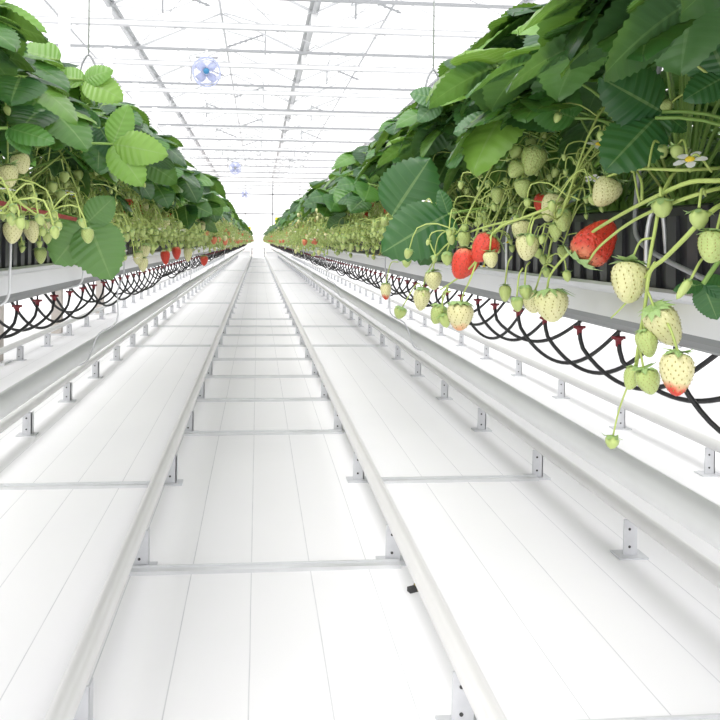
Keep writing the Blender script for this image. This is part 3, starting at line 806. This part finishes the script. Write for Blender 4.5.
C.stem([(560, 175, .48), (520, 186, .40), (495, 192, .36), (480, 200, .34)], .0016, .001)
C.stem([(478, 258, .31), (470, 280, .30), (464, 292, .30), (461, 302, .30)], .0014, .001)
C.fruit((460, 304), (459, 331), .30, 27, 'blush')
C.fruit((423, 289), (420, 311), .30, 17, 'pale', (428, 272, .30))
C.fruit((470, 252), (456, 279), .31, 27, 'red', (484, 238, .32))
C.fruit((492, 238), (474, 262), .33, 26, 'red', (505, 224, .34))
C.fruit((490, 252), (492, 268), .32, 15, 'pale', (496, 230, .33))
C.fruit((433, 272), (434, 290), .30, 17, 'pale', (440, 252, .31))
C.fruit((464, 232), (464, 250), .32, 13, 'green', (470, 224, .33))
C.fruit((527, 236), (526, 261), .36, 23, 'pale', (540, 212, .37))
C.fruit((521, 222), (523, 242), .37, 19, 'pale', (535, 208, .38))
C.fruit((536, 148), (528, 176), .40, 25, 'green', (552, 132, .43))
C.fruit((520, 164), (510, 178), .38, 18, 'green', (532, 152, .40))
C.fruit((518, 146), (513, 160), .38, 14, 'young', (532, 142, .41))
C.fruit((522, 180), (524, 198), .38, 16, 'green', (535, 172, .41))
C.fruit((497, 188), (497, 204), .36, 13, 'green', (510, 186, .38))
C.fruit((447, 252), (447, 266), .31, 13, 'young', (458, 240, .32))
C.fruit((407, 254), (406, 268), .30, 12, 'young', (436, 256, .30))
C.fruit((402, 308), (398, 318), .29, 13, 'green', (424, 296, .295))
C.fruit((441, 306), (434, 324), .30, 17, 'green', (448, 288, .295))
C.fruit((443, 314), (447, 328), .30, 13, 'young', (450, 292, .295))
C.fruit((386, 284), (386, 300), .29, 11, 'turn', (398, 262, .30))
C.fruit((505, 286), (505, 302), .35, 12, 'green', (512, 256, .36))
C.fruit((517, 298), (518, 312), .35, 12, 'green', (523, 268, .36))
C.fruit((525, 286), (527, 300), .36, 13, 'green', (530, 262, .37))
C.fruit((426, 202), (425, 208), .32, 11, 'flower', (440, 225, .33))
C.fruit((518, 108), (524, 112), .42, 14, 'young', (560, 126, .45))
D = Spray('right', 650, 60, .42)
D.stem([(760, 100, .52), (720, 82, .46), (690, 60, .43), (665, 42, .42), (655, 36, .42)], .0017, .001)
D.stem([(740, 92, .5), (700, 88, .46), (680, 96, .45), (668, 106, .45)], .0014, .001)
D.fruit((655, 35), (651, 28), .42, 15, 'flower'); D.fruit((670, 105), (657, 107), .45, 14, 'green')
# left-hand sprays
E = Spray('left', 60, 170, -.40)
E.stem([(-40, 200, -.50), (10, 190, -.44), (45, 168, -.40), (66, 150, -.38), (75, 138, -.37)], .0018, .001)
E.stem([(-30, 215, -.5), (30, 195, -.42), (80, 186, -.36), (105, 185, -.34), (125, 196, -.33)], .0016, .0009)
E.stem([(-40, 190, -.5), (5, 178, -.46), (20, 200, -.42), (14, 208, -.42)], .0014, .001)
E.fruit((13, 222), (12, 244), -.34, 19, 'pale', (10, 196, -.42)); E.fruit((8, 166), (10, 188), -.33, 20, 'pale', (20, 176, -.44)); E.fruit((18, 155), (24, 174), -.335, 19, 'pale', (26, 180, -.43))
E.fruit((30, 222), (34, 244), -.35, 15, 'pale', (36, 192, -.41)); E.fruit((47, 220), (47, 238), -.36, 14, 'pale', (50, 192, -.40)); E.fruit((40, 248), (41, 264), -.39, 12, 'green', (46, 192, -.40))
E.fruit((145, 244), (145, 258), -.32, 11, 'pale', (125, 198, -.33)); E.fruit((138, 252), (138, 265), -.32, 10, 'pale', (126, 204, -.33)); E.fruit((143, 258), (143, 272), -.315, 11, 'pale', (130, 206, -.33))
E.fruit((165, 250), (166, 265), -.31, 10, 'red', (158, 226, -.33)); E.fruit((176, 247), (177, 260), -.31, 9, 'red', (168, 226, -.33)); E.fruit((188, 247), (188, 262), -.31, 9, 'pale', (180, 226, -.33)); E.fruit((204, 256), (204, 266), -.30, 8, 'red', (196, 236, -.32))
E.fruit((79, 122), (77, 137), -.37, 12, 'young', (70, 146, -.38))
for px, py in ((44, 134), (56, 139), (76, 135), (68, 193)): E.fruit((px, py), (px+2, py+6), -.37, 12, 'flower', (px-8, py+22, -.39))
for px, py in ((64, 172), (52, 182), (60, 190), (78, 170), (48, 200), (110, 172)): E.fruit((px, py), (px+1, py+11), -.36, 11, 'young', (px-6, py-12, -.38))
# large single leaves that stand out of the canopy
def big_leaf(side, base, X, leaves, mat, up=.25, stalk=None):
    """leaves: (tip px, tip py, half-width ratio, lean towards the viewer)"""
    c = PX(base[0], base[1], X); t, b0 = owner(c, side); depth = (c-EYE).dot(_f); mb = MB(); v = (EYE-c).normalized()
    for tx, ty, wr, lean in leaves:
        d = (CR*(tx-base[0]) - CU*(ty-base[1]))*(depth/F); L = d.length; d = (d.normalized()+v*lean).normalized()
        nrm = (v + Vector((0, 0, up))).normalized()
        leaflet(mb, Matrix.Translation(c-b0) @ frame(d, nrm), L*1.04, L*wr, 26, 3, HR_.uniform(.05, .18), HR_.uniform(.05, .2), HR_, mat)
    q = Vector((0, 0, .01)); s_ = c-b0
    mb.tube(bez(q, (s_.x*.35, s_.y*.4, max(s_.z, .05)*1.05), s_, 8), .0022, PETIOLE, 6)
    mb.build('leaf', t)
big_leaf('right', (392, 216), .27, [(428, 160, .46, .1)], L_DARK)
big_leaf('right', (448, 214), .34, [(384, 250, .40, .1), (420, 262, .40, 0), (440, 190, .3, 0)], L_DARK)
big_leaf('right', (662, 112), .44, [(604, 78, .46, .1), (640, 150, .4, -.1), (690, 132, .3, -.1)], L_DARK)
big_leaf('right', (726, 76), .46, [(700, 18, .52, .1), (688, 96, .4, 0)], L_DARK)
big_leaf('right', (655, 118), .43, [(606, 168, .44, .1)], L_DARK, .5)
big_leaf('right', (626, 14), .40, [(520, 22, .17, -.1), (650, -30, .4, 0), (560, -16, .24, 0)], L_LIGHT, .9)
big_leaf('right', (575, 118), .42, [(540, 60, .36, .1), (528, 100, .4, .1)], L_MID)
big_leaf('right', (500, 120), .38, [(470, 150, .40, .1), (456, 128, .36, 0)], L_GREY, .6)
big_leaf('right', (440, 100), .36, [(418, 118, .42, .1), (412, 92, .42, 0), (452, 92, .4, 0)], L_GREY, .7)
big_leaf('right', (703, 284), .42, [(717, 318, .40, .1), (734, 288, .4, .1), (674, 290, .24, .1)], L_DARK, .3)
big_leaf('left', (88, 222), -.30, [(56, 262, .50, .15), (110, 276, .46, .15), (112, 199, .46, .1)], L_SOFT, 0)
big_leaf('left', (113, 144), -.25, [(164, 152, .34, .1), (142, 184, .36, .1), (128, 106, .34, .05)], L_LIGHT, .2)
big_leaf('left', (-12, 2), -.40, [(26, 26, .30, .1), (44, 24, .2, .0), (10, -20, .4, 0)], L_LIGHT, .9)
big_leaf('left', (-4, 22), -.42, [(20, 70, .34, .1), (-8, 78, .4, .1)], L_DARK, .3)
big_leaf('left', (84, 80), -.30, [(110, 68, .40, .05), (122, 96, .42, .1), (52, 72, .4, .05)], L_LIGHT, .6)
big_leaf('left', (100, 128), -.28, [(98, 170, .40, .15), (120, 160, .36, .1), (62, 118, .42, .1)], L_DARK, .3)
big_leaf('left', (60, 60), -.34, [(18, 48, .42, .1), (30, 84, .42, .1)], L_LIGHT, .6)
big_leaf('left', (8, 128), -.32, [(54, 140, .30, .1), (30, 152, .3, .1)], L_MID, .7)
# wires, string and the red strip among the leaves
def rod(name, pts, r, mat, lab, cat):
    m = MB(); m.tube(smooth_line([PX(*p) for p in pts], 4), r, mat, 7); tag(m.build(name), lab, cat)
rod('bent_wire', [(549, 20, .45), (549, 29, .45), (553, 36, .45), (561, 33, .45), (580, 15, .46), (604, -4, .47), (640, -30, .50)], .0042, GALV, 'thick grey wire with a hooked end poking out of the topmost right-hand leaves', 'wire')
rod('upright_wire', [(661, 60, .475), (655, 85, .475), (646, 125, .472), (638, 180, .468), (635, 222, .464), (639, 240, .462), (657, 255, .460), (690, 272, .458), (722, 287, .456)], .0030, GREYP, 'grey wire rising from the black trough into the nearest right-hand leaves', 'wire')
rod('support_string', [(478, 118, .40), (530, 84, .42), (600, 39, .44), (664, -3, .46)], .0013, PALEG, 'thin straight grey string slanting across the right-hand leaves', 'string')
rod('white_stick', [(20, 78, -.42), (40, 91, -.41), (61, 106, -.40)], .0016, WHITEP, 'thin white stick among the nearest left-hand leaves', 'stick')
m = MB(); ps = smooth_line([PX(-40, 194, -.37), PX(0, 203, -.355), PX(45, 213, -.335), PX(84, 221, -.315)], 5)
for a, b in zip(ps, ps[1:]):
    n = len(m.v); h = Vector((0, 0, .0034)); w_ = Vector((.0012, .0012, 0))
    m.v += [a-h-w_, a-h+w_, a+h+w_, a+h-w_, b-h-w_, b-h+w_, b+h+w_, b+h-w_]
    for q in ((0, 1, 5, 4), (1, 2, 6, 5), (2, 3, 7, 6), (3, 0, 4, 7), (3, 2, 1, 0), (4, 5, 6, 7)): m.face([n+k for k in q], STRIP)
tag(m.build('support_strip', smooth=False), 'dull red plastic strip sticking out of the nearest left-hand plants', 'strip')

# ------------------------------------------------------------------ hangers, traps, posts and small things
for x, y, nm in ((.577, 2.36, 'right'), (-.533, 2.30, 'left')):
    t = empty('row_hanger', (x, y, .66)); tag(t, 'thin grey wire hanger dropping from the roof to the %s-hand plant row' % nm, 'hanger', 'row hangers')
    m = MB(); m.tube([(0, 0, .62), (0, 0, ZU-.66+.5)], .0028, GALV, 6); m.build('wire', t)
    m = MB()
    for sg in (-1, 1): m.tube(smooth_line([(sg*.119, 0, 0), (sg*.105, 0, .2), (sg*.03, 0, .55), (sg*.012, 0, .61), (0, 0, .625)], 4), .0035, GREYP, 6)
    m.build('fork', t)
def trap(x, y, z, w, h, lab):
    t = empty('sticky_trap', (x, y, CROWN_Z)); tag(t, lab, 'insect trap', 'yellow sticky traps')
    m = MB(); m.box((-w/2, -.002, z-CROWN_Z-h/2), (w/2, .002, z-CROWN_Z+h/2), TRAPY); m.build('card', t, False)
    m = MB(); m.tube([(0, .004, 0), (0, .004, z-CROWN_Z+h*.3)], .003, GALV, 6); m.build('stake', t)
trap(.44, 15.8, CAM_H+.44, .135, .14, 'yellow sticky insect trap above the right-hand plant row')
trap(-.36, 28.0, CAM_H+.43, .17, .18, 'tiny yellow sticky insect trap above the left-hand plant row, far away')
for i, (x, y) in enumerate(((-1.47, 4.2), (-1.47, 5.45), (-1.47, 6.9))):
    m = MB(); m.box((-.035, -.03, 0), (.035, .03, .56), POSTB); m.box((-.07, -.06, 0), (.07, .06, .012), GALV)
    tag(m.build('support_post', smooth=False, loc=(x, y, 0)), 'weathered grey-brown post under the next row on the left, %s from the front' % nth(i+1), 'post', 'weathered posts')
m = MB(); m.box((-.013, -.006, 0), (.013, .006, .009), DARKH); m.box((.004, -.007, .002), (.012, .007, .012), SEED)
o = m.build('scrap', smooth=False); d = ray(414, 591); o.location = EYE + d*(CAM_H/-d.z); o.rotation_euler.z = .4
tag(o, 'small dark scrap lying on the white floor beside the centre rail', 'debris')
# row end: bumpers and a low white bar at the end of the track
t = empty('track_end_frame', (AX, YEND, 0)); tag(t, 'low white pipe frame closing the far end of the rail track', 'end frame')
for x in (-.27, .27):
    m = MB(); m.tube([(x, 0, 0), (x, 0, .39)], .022, GREYP, 8); m.build('post', t)
for z in (.18, .38):
    m = MB(); m.tube([(-.27, 0, z), (.27, 0, z)], .018, WHITEP, 8); m.build('bar', t)
for sg, nm in ((-1, 'left'), (1, 'right')):
    m = MB(); m.box((-.48, -.03, 0), (.48, .03, .22), WHITEP); m.box((-.5, -.05, .2), (.5, .05, .24), GALV)
    tag(m.build('end_kerb', smooth=False, loc=(AX+sg*.82, YEND, 0)), 'low white kerb at the far end of the %s-hand row' % nm, 'kerb', 'white kerbs at the row ends')

# ------------------------------------------------------------------ light and view
w = bpy.data.worlds.new('overcast'); SC.world = w; w.use_nodes = True
bg = w.node_tree.nodes['Background']; bg.inputs[0].default_value = (1, .985, .998, 1); bg.inputs[1].default_value = .95
sl = bpy.data.lights.new('hazy_sun', 'SUN'); sl.energy = 1.25; sl.angle = math.radians(40); sl.color = (1, .98, .95)
so = bpy.data.objects.new('hazy_sun', sl); COL.objects.link(so); so.rotation_euler = (math.radians(20), math.radians(-24), 0)
vs = SC.view_settings; vs.view_transform = 'Standard'; vs.look = 'None'; vs.gamma = 1; vs.use_curve_mapping = False; vs.exposure = .93
